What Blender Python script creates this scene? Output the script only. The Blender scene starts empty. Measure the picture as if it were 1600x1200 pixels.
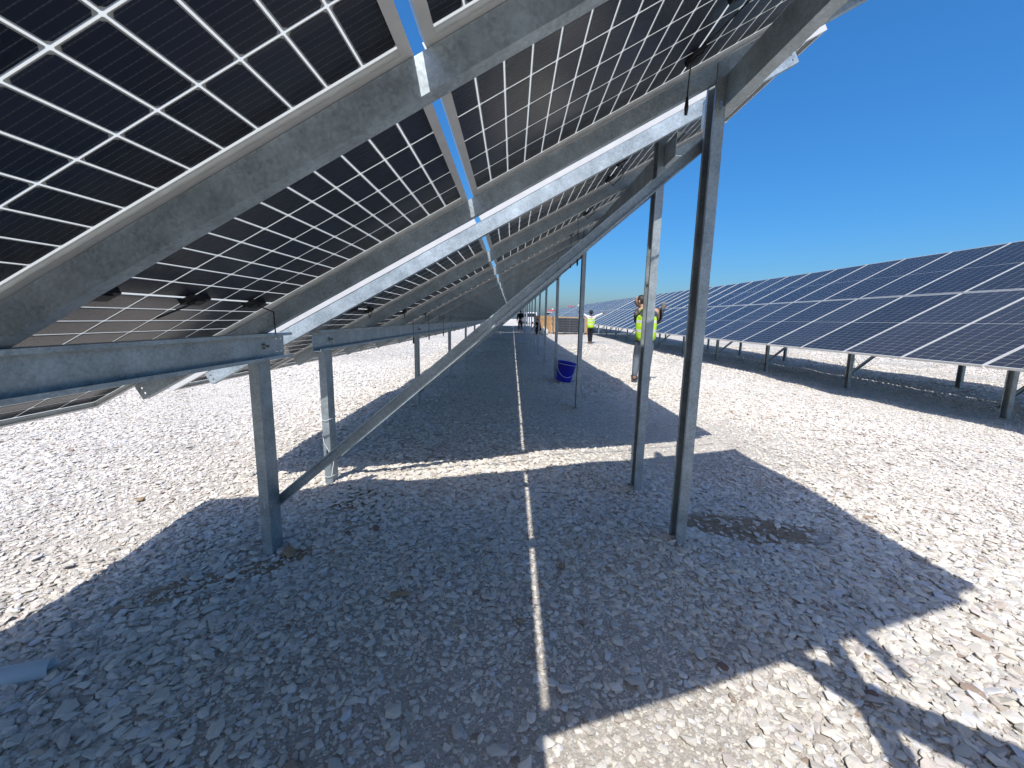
import bpy, bmesh, math, random
import numpy as np
from mathutils import Vector, Matrix, Euler

random.seed(7); rng = np.random.default_rng(11)
scene = bpy.context.scene
COL = scene.collection
R = math.radians

# ------------------------------------------------------------------ camera, sky, sun, exposure
CAM = Vector((0.216, 0.0, 1.29))
YAW, PIT, ROL, FPX = 0.0021, 0.1548, 0.0188, 652.7
cd = bpy.data.cameras.new('camera'); cam = bpy.data.objects.new('camera', cd); COL.objects.link(cam)
cd.sensor_width = 36.0; cd.lens = FPX / 1600 * 36.0; cd.clip_start = 0.02; cd.clip_end = 4000
fw = Vector((math.sin(YAW)*math.cos(PIT), math.cos(YAW)*math.cos(PIT), -math.sin(PIT)))
r0 = Vector((math.cos(YAW), -math.sin(YAW), 0)); u0 = r0.cross(fw)
rt = r0*math.cos(ROL) + u0*math.sin(ROL); up = u0*math.cos(ROL) - r0*math.sin(ROL)
mw = Matrix((rt, up, -fw)).transposed().to_4x4(); mw.translation = CAM
cam.matrix_world = mw
scene.camera = cam

SA, SB = 0.19, 0.67                      # ground shadow offset per metre of height (x, y)
EL = math.atan(1/math.hypot(SA, SB)); AZ = math.atan2(-SA, -SB)
world = bpy.data.worlds.new('World'); scene.world = world; world.use_nodes = True
wn = world.node_tree.nodes; wl = world.node_tree.links
sky = wn.new('ShaderNodeTexSky'); sky.sky_type = 'NISHITA'; sky.sun_disc = False
sky.sun_elevation = EL; sky.sun_rotation = AZ; sky.altitude = 500; sky.air_density = 1.0; sky.dust_density = 4.6; sky.ozone_density = 6.0
# the sky as the phone shows it: a little more saturated, less contrast from zenith to horizon
hs = wn.new('ShaderNodeSeparateColor'); hs.mode = 'HSV'; hc = wn.new('ShaderNodeCombineColor'); hc.mode = 'HSV'
def wmath(op, a, b):
    n = wn.new('ShaderNodeMath'); n.operation = op
    for i, v in enumerate((a, b)):
        if isinstance(v, float): n.inputs[i].default_value = v
        else: wl.new(v, n.inputs[i])
    return n.outputs[0]
wl.new(sky.outputs[0], hs.inputs[0]); wl.new(hs.outputs[0], hc.inputs[0])
wl.new(wmath('SUBTRACT', 1.0, wmath('POWER', wmath('SUBTRACT', 1.0, hs.outputs[1]), 2.1)), hc.inputs[1])
wl.new(wmath('MULTIPLY', wmath('POWER', wmath('MULTIPLY', hs.outputs[2], .15), .75), .60/.15), hc.inputs[2])
wl.new(hc.outputs[0], wn['Background'].inputs[0]); wn['Background'].inputs[1].default_value = 0.15
sd = bpy.data.lights.new('sun', 'SUN'); sd.energy = 2.8; sd.angle = R(0.55); sd.color = (1.0, 0.975, 0.94)
sun = bpy.data.objects.new('sun', sd); COL.objects.link(sun); sun.location = (-6, -20, 30)
sun.rotation_euler = Vector((SA, SB, -1)).to_track_quat('-Z', 'Y').to_euler()
vs = scene.view_settings; vs.view_transform = 'Standard'; vs.look = 'None'; vs.exposure = 0.95; vs.gamma = 1.0; vs.use_curve_mapping = False

cy = scene.cycles; cy.max_bounces = 6; cy.diffuse_bounces = 3; cy.glossy_bounces = 3; cy.transmission_bounces = 3; cy.caustics_reflective = False; cy.caustics_refractive = False

# ------------------------------------------------------------------ materials
class NT:
    def __init__(s, name):
        s.m = bpy.data.materials.new(name); s.m.use_nodes = True
        s.n = s.m.node_tree.nodes; s.l = s.m.node_tree.links
        s.b = s.n['Principled BSDF']; s.out = s.n['Material Output']
    def add(s, t, **kw):
        n = s.n.new(t)
        for k, v in kw.items(): setattr(n, k, v)
        return n
    def link(s, a, b): s.l.new(a, b)
    def coord(s, kind='Object', scale=None):
        c = s.add('ShaderNodeTexCoord').outputs[kind]
        if scale is not None:
            mp = s.add('ShaderNodeMapping'); mp.inputs['Scale'].default_value = scale; s.link(c, mp.inputs[0]); c = mp.outputs[0]
        return c
    def noise(s, co, scale, detail=4, rough=.55):
        n = s.add('ShaderNodeTexNoise'); n.inputs['Scale'].default_value = scale; n.inputs['Detail'].default_value = detail
        n.inputs['Roughness'].default_value = rough; s.link(co, n.inputs['Vector']); return n.outputs['Fac']
    def ramp(s, fac, stops, interp='LINEAR'):
        n = s.add('ShaderNodeValToRGB'); n.color_ramp.interpolation = interp; e = n.color_ramp.elements
        while len(e) < len(stops): e.new(.5)
        for x, (p, c) in zip(e, stops): x.position = p; x.color = (*c, 1) if len(c) == 3 else c
        s.link(fac, n.inputs[0]); return n.outputs[0]
    def math(s, op, a, b=None):
        n = s.add('ShaderNodeMath', operation=op)
        for i, v in enumerate((a, b)):
            if v is None: continue
            if isinstance(v, (int, float)): n.inputs[i].default_value = v
            else: s.link(v, n.inputs[i])
        return n.outputs[0]
    def mix(s, f, a, b, mode='MIX'):
        n = s.add('ShaderNodeMix', data_type='RGBA', blend_type=mode)
        for k, v in ((0, f), (6, a), (7, b)):
            if isinstance(v, (int, float)): n.inputs[k].default_value = v
            elif isinstance(v, tuple): n.inputs[k].default_value = (*v, 1)
            else: s.link(v, n.inputs[k])
        return n.outputs[2]
    def bump(s, h, dist, strength=1.0):
        n = s.add('ShaderNodeBump'); n.inputs['Distance'].default_value = dist; n.inputs['Strength'].default_value = strength
        s.link(h, n.inputs['Height']); s.link(n.outputs[0], s.b.inputs['Normal'])
    def set(s, **kw):
        for k, v in kw.items():
            i = s.b.inputs[k.replace('_', ' ')]
            if isinstance(v, (int, float)): i.default_value = v
            elif isinstance(v, tuple): i.default_value = (*v, 1)
            else: s.link(v, i)

def galvanised(name, tint, metal=.75, rough=.46, spangle=110):
    t = NT(name); co = t.coord('Object')
    v = t.add('ShaderNodeTexVoronoi'); v.inputs['Scale'].default_value = spangle; t.link(co, v.inputs['Vector'])
    a = t.noise(co, 7, 5, .6); b = t.noise(co, 60, 3)
    sp = t.math('ADD', t.math('MULTIPLY', v.outputs['Color'], .16), t.math('ADD', t.math('MULTIPLY', a, .62), t.math('MULTIPLY', b, .2)))
    lo = tuple(c*.62 for c in tint); hi = tuple(min(1, c*1.28) for c in tint)
    c = t.ramp(sp, [(.34, lo), (.68, hi)])
    # handling marks and run lines along the member, dull grey-green
    mpn = t.add('ShaderNodeMapping'); mpn.inputs['Scale'].default_value = (3, 3, 3); t.link(co, mpn.inputs[0])
    wv = t.add('ShaderNodeTexNoise'); wv.inputs['Scale'].default_value = 1.6; wv.inputs['Detail'].default_value = 8; wv.inputs['Distortion'].default_value = 1.4; t.link(mpn.outputs[0], wv.inputs['Vector'])
    ed = t.ramp(t.math('ABSOLUTE', t.math('SUBTRACT', wv.outputs['Fac'], .5)), [(.0, (1, 1, 1)), (.012, (0, 0, 0))])
    c = t.mix(t.math('MULTIPLY', ed, .25), c, tuple(x*.42 for x in tint))
    bl = t.ramp(t.noise(co, 4.1, 3, .5), [(.5, (0, 0, 0)), (.68, (1, 1, 1))])
    c = t.mix(t.math('MULTIPLY', bl, .22), c, (tint[0]*.50, tint[1]*.56, tint[2]*.54))
    # white-rust blooms and stains
    st = t.ramp(t.noise(co, 2.3, 6, .7), [(.56, (0, 0, 0)), (.72, (1, 1, 1))])
    c = t.mix(t.math('MULTIPLY', st, .35), c, (.55, .55, .52))
    t.set(Base_Color=c, Metallic=metal, Roughness=t.math('ADD', t.math('MULTIPLY', a, .25), rough-.1))
    t.bump(b, .0006, .4)
    return t.m
M = {}
M['galv'] = galvanised('galvanised_steel', (.43, .495, .52), .5)
M['galv_post'] = galvanised('galvanised_post_steel', (.38, .43, .445), .5, .48, 130)
def plain(name, col, rough=.6, metal=0, var=.12, scale=9, spec=.5):
    t = NT(name); co = t.coord('Object'); f = t.noise(co, scale, 4)
    c = t.ramp(f, [(.3, tuple(x*(1-var) for x in col)), (.7, tuple(min(1, x*(1+var)) for x in col))])
    t.set(Base_Color=c, Roughness=rough, Metallic=metal, Specular_IOR_Level=spec); return t.m
M['alu'] = plain('anodised_aluminium', (.60, .595, .57), .42, .15, .06, 14)
M['black'] = plain('black_plastic', (.012, .012, .013), .5, 0, .2, 40)
M['bolt'] = plain('zinc_bolt', (.35, .35, .34), .35, .9, .15, 60)
M['string'] = plain('white_string', (.75, .75, .7), .8)
M['green_string'] = plain('pale_green_string', (.35, .6, .5), .8)

# solar cell: dark blue glass with fine busbars along the panel's long side
def cell_mat(name, base, line, bars, w, ro, sp):
    t = NT(name); co = t.coord('Object')
    sx = t.add('ShaderNodeSeparateXYZ'); t.link(co, sx.inputs[0])
    fr = t.math('FRACT', t.math('MULTIPLY', sx.outputs['Y'], bars))
    d = t.math('ABSOLUTE', t.math('SUBTRACT', fr, .5))
    ln = t.math('LESS_THAN', d, w)
    fx = t.math('ABSOLUTE', t.math('SUBTRACT', t.math('FRACT', t.math('MULTIPLY', sx.outputs['X'], 96)), .5))
    dots = t.math('LESS_THAN', fx, .16)
    f = t.math('MULTIPLY', ln, t.math('ADD', .55, t.math('MULTIPLY', dots, .45)))
    oi = t.add('ShaderNodeObjectInfo')
    n = t.math('ADD', t.math('MULTIPLY', t.noise(co, 3, 3), .6), t.math('MULTIPLY', oi.outputs['Random'], .4))
    b2 = t.ramp(n, [(.3, tuple(x*.7 for x in base)), (.7, tuple(x*1.3 for x in base))])
    t.set(Base_Color=t.mix(f, b2, line), Roughness=ro, Specular_IOR_Level=sp, IOR=1.45)
    return t.m
M['cell_back'] = cell_mat('cell_rear', (.015, .020, .035), (.075, .08, .09), 1/.0182, .06, .27, .5)
M['cell_front'] = cell_mat('cell_front', (.026, .028, .034), (.07, .074, .08), 1/.0182, .04, .24, .3)
t = NT('panel_sheet')
df = t.add('ShaderNodeBsdfDiffuse'); df.inputs[0].default_value = (.78, .80, .75, 1)
tr = t.add('ShaderNodeBsdfTranslucent'); tr.inputs[0].default_value = (.74, .76, .71, 1)
mx = t.add('ShaderNodeMixShader'); mx.inputs[0].default_value = .5
t.link(df.outputs[0], mx.inputs[1]); t.link(tr.outputs[0], mx.inputs[2])
t.link(mx.outputs[0], t.out.inputs[0]); M['sheet'] = t.m

# limestone chips
def stone_material():
    t = NT('crushed_limestone'); oi = t.add('ShaderNodeObjectInfo'); rnd = oi.outputs['Random']
    co = t.coord('Object')
    c = t.ramp(rnd, [(0, (.70, .645, .555)), (.2, (.80, .75, .655)), (.38, (.68, .64, .57)), (.52, (.77, .71, .61)), (.64, (.58, .54, .47)),
                     (.74, (.66, .60, .54)), (.82, (.60, .53, .47)), (.88, (.70, .69, .68)), (.955, (.50, .43, .36)), (.992, (.36, .27, .21)), (1.0, (.24, .14, .11))], 'CONSTANT')
    n = t.noise(co, 38, 5, .65)
    n2 = t.noise(co, 9, 3, .5)
    c = t.mix(.5, c, t.ramp(n, [(.3, (.42, .40, .38)), (.62, (1, 1, 1))]), 'MULTIPLY')
    c = t.mix(t.ramp(n2, [(.55, (0, 0, 0)), (.75, (.45, .45, .45))]), c, (.60, .52, .45))
    t.set(Base_Color=c, Roughness=.82, Specular_IOR_Level=.25)
    t.bump(n, .004, .6)
    return t.m
M['stone'] = stone_material()

def ground_material():
    t = NT('gravel_ground'); co = t.coord('Object')
    warp = t.add('ShaderNodeTexNoise'); warp.inputs['Scale'].default_value = 9; t.link(co, warp.inputs['Vector'])
    wv = t.add('ShaderNodeVectorMath', operation='MULTIPLY_ADD'); t.link(warp.outputs['Color'], wv.inputs[0]); wv.inputs[1].default_value = (.05, .05, .0); t.link(co, wv.inputs[2])
    def vor(scale, feat='F1'):
        v = t.add('ShaderNodeTexVoronoi', feature=feat, voronoi_dimensions='3D'); v.inputs['Scale'].default_value = scale; t.link(wv.outputs[0], v.inputs['Vector']); return v
    v1 = vor(19); e1 = vor(19, 'DISTANCE_TO_EDGE'); v2 = vor(52); e2 = vor(52, 'DISTANCE_TO_EDGE')
    sc = t.add('ShaderNodeSeparateColor'); t.link(v1.outputs['Color'], sc.inputs[0])
    c = t.ramp(sc.outputs[0], [(0, (.67, .635, .56)), (.3, (.75, .72, .645)), (.55, (.63, .605, .545)), (.75, (.73, .68, .60)), (.9, (.56, .50, .45)), (.98, (.40, .32, .27))], 'CONSTANT')
    # where real stones cover the sheet only their fines show through; further out the sheet itself carries the joints
    ln = t.add('ShaderNodeVectorMath', operation='LENGTH'); t.link(co, ln.inputs[0])
    far = t.ramp(t.math('DIVIDE', ln.outputs['Value'], 20.0), [(.30, (.12, .12, .12)), (.75, (1, 1, 1))])
    gap = t.ramp(e1.outputs['Distance'], [(.0, (.42, .40, .37)), (.10, (1, 1, 1))])
    gap2 = t.ramp(e2.outputs['Distance'], [(.0, (.7, .68, .66)), (.12, (1, 1, 1))])
    c = t.mix(t.math('MULTIPLY', far, .8), c, gap, 'MULTIPLY'); c = t.mix(t.math('MULTIPLY', far, .5), c, gap2, 'MULTIPLY')
    fines = t.ramp(t.noise(co, 120, 4, .7), [(.3, (.25, .22, .185)), (.7, (.56, .515, .445))])
    c = t.mix(t.ramp(t.math('DIVIDE', ln.outputs['Value'], 20.0), [(.16, (.85, .85, .85)), (.5, (0, 0, 0))]), c, fines)
    big = t.noise(co, .35, 5, .6)
    c = t.mix(1.0, c, t.ramp(big, [(.35, (.86, .85, .84)), (.65, (1.05, 1.05, 1.05))]), 'MULTIPLY')
    # bare earth patches, each with a shape of its own
    def patch(x, y, rx, ry, rot):
        mp = t.add('ShaderNodeMapping', vector_type='TEXTURE'); mp.inputs['Location'].default_value = (x, y, 0); mp.inputs['Rotation'].default_value = (0, 0, rot); mp.inputs['Scale'].default_value = (rx, ry, 1000)
        t.link(co, mp.inputs[0]); ln = t.add('ShaderNodeVectorMath', operation='LENGTH'); t.link(mp.outputs[0], ln.inputs[0])
        d = t.math('ADD', ln.outputs['Value'], t.math('MULTIPLY', t.math('SUBTRACT', t.noise(co, 9, 4, .6), .5), 1.1))
        return t.ramp(d, [(.75, (1, 1, 1)), (1.05, (0, 0, 0))])
    soil = t.ramp(t.noise(co, 30, 5, .7), [(.3, (.19, .125, .075)), (.7, (.40, .30, .20))])
    for a in ((1.70, 2.48, .50, .22, -.12), (-1.25, 1.95, .5, .10, .7), (8.3, 7.2, .30, .14, .2), (-.86, 2.75, .28, .22, 0)):
        c = t.mix(patch(*a), c, soil)
    h = t.math('ADD', t.math('MULTIPLY', far, t.math('MINIMUM', e1.outputs['Distance'], .16)), t.math('MULTIPLY', t.math('MULTIPLY', far, t.math('MINIMUM', e2.outputs['Distance'], .12)), .35))
    h = t.math('ADD', h, t.math('MULTIPLY', t.noise(co, 90, 4, .7), .10))
    h = t.math('ADD', h, t.math('MULTIPLY', far, t.math('MULTIPLY', sc.outputs[1], .16)))
    t.set(Base_Color=c, Roughness=.85, Specular_IOR_Level=.2); t.bump(h, .07, .9)
    return t.m
M['ground'] = ground_material()

# ------------------------------------------------------------------ helpers
def link(o, parent=None):
    COL.objects.link(o)
    if parent is not None: o.parent = parent
    return o
def mobj(name, me, parent=None, mat=None, loc=None, rot=None, mw=None):
    o = bpy.data.objects.new(name, me); link(o, parent)
    if mat is not None and not me.materials: me.materials.append(mat)
    if mw is not None: o.matrix_local = mw
    if loc is not None: o.location = loc
    if rot is not None: o.rotation_euler = rot
    return o
def empty(name, loc=(0, 0, 0), rz=0, parent=None):
    o = bpy.data.objects.new(name, None); link(o, parent); o.location = loc; o.rotation_euler = (0, 0, rz); o.empty_display_size = .1; return o
def tag(o, label, cat, group=None, kind=None):
    o['label'] = label; o['category'] = cat
    if group: o['group'] = group
    if kind: o['kind'] = kind
    return o
class MB:
    """collects shapes; build() gives one mesh"""
    def __init__(s): s.v = []; s.f = []; s.mi = []
    def add(s, vs, fs, mi=0):
        k = len(s.v); s.v += [tuple(x) for x in vs]; s.f += [tuple(i+k for i in f) for f in fs]; s.mi += [mi]*len(fs); return s
    def box(s, a, b, mi=0, M4=None):
        (x0, y0, z0), (x1, y1, z1) = a, b
        vs = [Vector(p) for p in ((x0, y0, z0), (x1, y0, z0), (x1, y1, z0), (x0, y1, z0), (x0, y0, z1), (x1, y0, z1), (x1, y1, z1), (x0, y1, z1))]
        if M4 is not None: vs = [M4 @ v for v in vs]
        return s.add(vs, [(3, 2, 1, 0), (4, 5, 6, 7), (0, 1, 5, 4), (1, 2, 6, 5), (2, 3, 7, 6), (3, 0, 4, 7)], mi)
    def extrude(s, poly, axis_pts, mi=0):
        """poly: list of 3D points, shifted from axis_pts[0] to axis_pts[1]"""
        a, b = Vector(axis_pts[0]), Vector(axis_pts[1]); n = len(poly)
        vs = [a+Vector(p) for p in poly] + [b+Vector(p) for p in poly]
        fs = [(i, (i+1) % n, n+(i+1) % n, n+i) for i in range(n)]
        fs += [tuple(range(n-1, -1, -1)), tuple(range(n, 2*n))]
        return s.add(vs, fs, mi)
    def tube(s, pts, r, n=8, mi=0, cap=True, radii=None):
        pts = [Vector(p) for p in pts]; k0 = len(s.v); prev = None; rings = []
        for i, p in enumerate(pts):
            d = (pts[min(i+1, len(pts)-1)] - pts[max(i-1, 0)]).normalized()
            if prev is None:
                a = d.orthogonal().normalized()
            else:
                a = (prev - d*prev.dot(d)).normalized()
            prev = a; b = d.cross(a); rr = radii[i] if radii else r
            rings.append([p + (a*math.cos(2*math.pi*j/n) + b*math.sin(2*math.pi*j/n))*rr for j in range(n)])
        vs = [v for ring in rings for v in ring]; fs = []
        for i in range(len(rings)-1):
            for j in range(n): fs.append((i*n+j, i*n+(j+1) % n, (i+1)*n+(j+1) % n, (i+1)*n+j))
        if cap: fs += [tuple(range(n-1, -1, -1)), tuple((len(rings)-1)*n+j for j in range(n))]
        return s.add(vs, fs, mi)
    def lathe(s, prof, n=24, mi=0, M4=None, closed=False):
        vs = []; fs = []; m = len(prof)
        for r_, z in prof:
            for j in range(n):
                p = Vector((r_*math.cos(2*math.pi*j/n), r_*math.sin(2*math.pi*j/n), z)); vs.append(M4 @ p if M4 is not None else p)
        for i in range(m-1 + (1 if closed else 0)):
            a, b = i, (i+1) % m
            for j in range(n): fs.append((a*n+j, a*n+(j+1) % n, b*n+(j+1) % n, b*n+j))
        return s.add(vs, fs, mi)
    def mesh(s, name, mats, smooth=False):
        me = bpy.data.meshes.new(name); me.from_pydata(s.v, [], s.f)
        for m in (mats if isinstance(mats, (list, tuple)) else [mats]): me.materials.append(m)
        me.polygons.foreach_set('material_index', s.mi)
        if smooth: me.polygons.foreach_set('use_smooth', [True]*len(s.f))
        me.update(); return me
    def build(s, name, mats, parent=None, smooth=False, **kw): return mobj(name, s.mesh(name, mats, smooth), parent, **kw)

def cprofile(h, w, lip, t):
    """lipped channel, web on the u=0 line, flanges towards +u; (u, v), v from 0 to h"""
    return [(0, 0), (w, 0), (w, lip), (w-t, lip), (w-t, t), (t, t), (t, h-t), (w-t, h-t), (w-t, h-lip), (w, h-lip), (w, h), (0, h)]
def punch(o, cutters):
    """cut real holes: cutters = list of (centre, axis, radius, length, slot half length vector)"""
    bpy.context.view_layer.update(); b = MB()
    for c, ax, r_, L, sl in cutters:
        c = Vector(c); ax = Vector(ax).normalized(); a = ax.orthogonal().normalized(); 
        if sl is not None: a = Vector(sl).normalized()
        bb = ax.cross(a); n = 14; off = Vector(sl) if sl is not None else Vector((0, 0, 0))
        ring = []
        for j in range(n):
            an = 2*math.pi*(j+.5)/n - math.pi/2; q = (a*math.cos(an) + bb*math.sin(an))*r_
            ring.append(c + q + (off if math.cos(an) > 0 else -off))
        b.extrude([p - ax*L/2 for p in ring], ((0, 0, 0), ax*L))
    cm = b.mesh('cut', M['galv']); co = bpy.data.objects.new('cut', cm); COL.objects.link(co)
    bmx = bmesh.new(); bmx.from_mesh(cm); bmesh.ops.recalc_face_normals(bmx, faces=bmx.faces); bmx.to_mesh(cm); bmx.free()
    bmx = bmesh.new(); bmx.from_mesh(o.data); bmesh.ops.recalc_face_normals(bmx, faces=bmx.faces); bmx.to_mesh(o.data); bmx.free()
    par, ml = o.parent, o.matrix_local.copy(); o.parent = None; o.matrix_world = Matrix()
    md = o.modifiers.new('b', 'BOOLEAN'); md.object = co; md.operation = 'DIFFERENCE'; md.solver = 'EXACT'
    bpy.context.view_layer.update(); dg = bpy.context.evaluated_depsgraph_get()
    nm = bpy.data.meshes.new_from_object(o.evaluated_get(dg)); o.modifiers.clear()
    if len(nm.polygons) > 4: nm.name = o.data.name; o.data = nm
    o.parent = par; o.matrix_local = ml
    bpy.data.objects.remove(co); bpy.data.meshes.remove(cm)

# ------------------------------------------------------------------ terrain
def rise(y):
    """the site climbs gently away from the camera"""
    y = np.asarray(y, float); s = .018*2.5*np.log1p(np.exp(np.clip((y-18)/2.5, -40, 40)))
    return .62*(1-np.exp(-s/.62))
BUMPS = [(-1.12, 2.12, .30, -.03), (1.19, 2.2, .40, .055), (-.84, 2.80, .30, .085), (1.66, 2.50, .30, -.03), (-2.6, 3.3, .8, .03), (-2.4, 6.5, 1.0, .04), (9.3, 6.4, .8, .05), (9.6, 9.5, .9, .05), (9.2, 12.0, .9, .04), (1.18, 3.02, .16, .035), (1.18, 5.95, .2, .03), (-1.13, 5.95, .2, .03), (7.2, 5.75, .2, .03), (7.2, 8.55, .2, .03)]
def gz(x, y):
    x = np.asarray(x, float); y = np.asarray(y, float)
    z = rise(y)
    z = z + .010*np.sin(2.9*x+1.3*y+.4) + .009*np.sin(-1.7*x+3.3*y+2.) + .007*np.sin(5.1*x+4.3*y) + .012*np.sin(.8*x-.9*y+1.) - .01
    for bx, by, br, bh in BUMPS: z = z + bh*np.exp(-((x-bx)**2+(y-by)**2)/br**2)
    return z
def G(x, y): return float(gz(x, y))

def axis(lo, hi, near_lo, near_hi, step, grow=1.28):
    a = list(np.arange(near_lo, near_hi+1e-6, step)); s = step
    while a[-1] < hi: s *= grow; a.append(a[-1]+s)
    s = step; b = [near_lo]
    while b[-1] > lo: s *= grow; b.append(b[-1]-s)
    return np.array(b[:0:-1] + a)
xs = axis(-1500, 1500, -6, 13, .12); ys = axis(-400, 3000, -1.5, 16, .12)
X, Y = np.meshgrid(xs, ys); Z = gz(X, Y)
nx, ny = len(xs), len(ys)
vid = np.arange(nx*ny).reshape(ny, nx)
fc = np.stack([vid[:-1, :-1], vid[:-1, 1:], vid[1:, 1:], vid[1:, :-1]], -1).reshape(-1, 4)
me = bpy.data.meshes.new('ground'); me.from_pydata(np.stack([X, Y, Z], -1).reshape(-1, 3).tolist(), [], fc.tolist())
me.polygons.foreach_set('use_smooth', [True]*len(fc)); me.materials.append(M['ground'])
ground = mobj('ground', me); ground['kind'] = 'structure'; ground['label'] = 'white crushed limestone ground of the solar field'

# stone shapes: flat angular chips
def stone_mesh(i):
    rr = random.Random(100+i); bm = bmesh.new()
    ax = (1, rr.uniform(.62, .95), rr.uniform(.28, .5))
    for k in range(rr.randint(14, 20)):
        v = Vector((rr.gauss(0, 1), rr.gauss(0, 1), rr.gauss(0, 1))).normalized()
        v = Vector((math.copysign(abs(v.x)**.85, v.x), math.copysign(abs(v.y)**.85, v.y), math.copysign(abs(v.z)**.6, v.z)))*rr.uniform(.82, 1.08)
        bm.verts.new((v.x*ax[0]*.5, v.y*ax[1]*.5, v.z*ax[2]*.5))
    res = bmesh.ops.convex_hull(bm, input=bm.verts)
    bmesh.ops.delete(bm, geom=[e for e in res['geom_interior'] if isinstance(e, bmesh.types.BMVert)], context='VERTS')
    me = bpy.data.meshes.new('stone'); bm.to_mesh(me); bm.free(); me.materials.append(M['stone']); return me
STONES = [stone_mesh(i) for i in range(14)]
scol = bpy.data.collections.new('stone_shapes')
for i, m_ in enumerate(STONES):
    o = bpy.data.objects.new('stone_shape_%02d' % i, m_); scol.objects.link(o)

def field(x, y, k, seed):
    r_ = np.random.default_rng(seed); v = np.zeros_like(x)
    for i in range(7):
        a = r_.uniform(0, 6.28); f = k*r_.uniform(.6, 1.8); v += np.sin(f*(x*math.cos(a)+y*math.sin(a)) + r_.uniform(0, 6.28))
    return v/7
SOIL = [(1.70, 2.48, .46, .19, -.12, .10), (-1.25, 1.95, .5, .09, .7, .35)]
def scatter(x0, x1, y0, y1, per_m2, smin, smax, power, keep=None, seed=0, tilt=.2):
    r_ = np.random.default_rng(seed); n = int((x1-x0)*(y1-y0)*per_m2)
    x = r_.uniform(x0, x1, n); y = r_.uniform(y0, y1, n)
    k = np.ones(n, bool)
    dx = np.abs(x-CAM.x); k &= dx < 1.27*np.maximum(y, 0)+1.6           # what the lens (or a step aside) can see
    if keep is not None: k &= keep(x, y)
    for sx, sy, rx, ry, ro, kp in SOIL:
        u = ((x-sx)*math.cos(ro)+(y-sy)*math.sin(ro))/rx; v = (-(x-sx)*math.sin(ro)+(y-sy)*math.cos(ro))/ry
        k &= (u*u+v*v > 1+.8*field(x, y, 9, 5)) | (r_.uniform(0, 1, n) < kp)
    k &= r_.uniform(0, 1, n) < np.clip(1.15 + .8*field(x, y, 1.5, 3), .75, 1)
    x, y = x[k], y[k]; n = len(x)
    s = smin + (smax-smin)*r_.uniform(0, 1, n)**power
    fine = field(x, y, 1.5, 3)                                          # patches of finer and coarser stone
    s *= np.clip(1.05 + .65*fine, .68, 1.5)
    sc = np.stack([s*r_.uniform(.85, 1.2, n), s*r_.uniform(.75, 1.1, n), s*r_.uniform(.55, .95, n)], -1)
    rot = np.stack([r_.normal(0, tilt, n), r_.normal(0, tilt, n), r_.uniform(0, 6.283, n)], -1)
    p = np.stack([x, y, gz(x, y) + s*r_.uniform(-.06, .18, n)], -1)
    return p, rot, sc, r_.integers(0, len(STONES), n)
SETS = [scatter(-6, 6.5, -.6, 3.6, 4000, .011, .054, 1.9, None, 1, .20), scatter(-4, 4.4, .5, 2.4, 4200, .006, .02, 1.2, None, 8),
        scatter(-10, 10.5, 3.6, 7.5, 1500, .014, .054, 1.6, None, 2),
        scatter(-13, 16, 7.5, 13, 460, .026, .066, 1.5, None, 3),
        scatter(-16, 22, 13, 22, 95, .045, .09, 1.4, None, 4)]
P = np.concatenate([s[0] for s in SETS]); RO = np.concatenate([s[1] for s in SETS]); SC = np.concatenate([s[2] for s in SETS]); ID = np.concatenate([s[3] for s in SETS])
print('gravel stones', len(P))
gm = bpy.data.meshes.new('gravel'); gm.vertices.add(len(P)); gm.vertices.foreach_set('co', P.astype(np.float32).ravel())
for nm_, ty, dat in (('rot', 'FLOAT_VECTOR', RO), ('scl', 'FLOAT_VECTOR', SC)):
    gm.attributes.new(nm_, ty, 'POINT').data.foreach_set('vector', dat.astype(np.float32).ravel())
gm.attributes.new('idx', 'INT', 'POINT').data.foreach_set('value', ID.astype(np.int32))
gm.materials.append(M['stone'])
ng = bpy.data.node_groups.new('gravel_scatter', 'GeometryNodeTree')
ng.interface.new_socket('Geometry', in_out='INPUT', socket_type='NodeSocketGeometry'); ng.interface.new_socket('Geometry', in_out='OUTPUT', socket_type='NodeSocketGeometry')
gi = ng.nodes.new('NodeGroupInput'); go = ng.nodes.new('NodeGroupOutput'); iop = ng.nodes.new('GeometryNodeInstanceOnPoints'); ci = ng.nodes.new('GeometryNodeCollectionInfo')
ci.inputs['Collection'].default_value = scol; ci.inputs['Separate Children'].default_value = True; ci.inputs['Reset Children'].default_value = True
def attr(nm_, ty):
    a = ng.nodes.new('GeometryNodeInputNamedAttribute'); a.data_type = ty; a.inputs['Name'].default_value = nm_; return a.outputs['Attribute']
L_ = ng.links.new
L_(gi.outputs[0], iop.inputs['Points']); L_(ci.outputs[0], iop.inputs['Instance']); iop.inputs['Pick Instance'].default_value = True
L_(attr('idx', 'INT'), iop.inputs['Instance Index']); L_(attr('rot', 'FLOAT_VECTOR'), iop.inputs['Rotation']); L_(attr('scl', 'FLOAT_VECTOR'), iop.inputs['Scale'])
L_(iop.outputs[0], go.inputs[0])
gravel = mobj('gravel', gm); gravel.modifiers.new('scatter', 'NODES').node_group = ng
tag(gravel, 'loose white and grey crushed stone covering the whole ground', 'gravel', kind='stuff')

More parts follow.
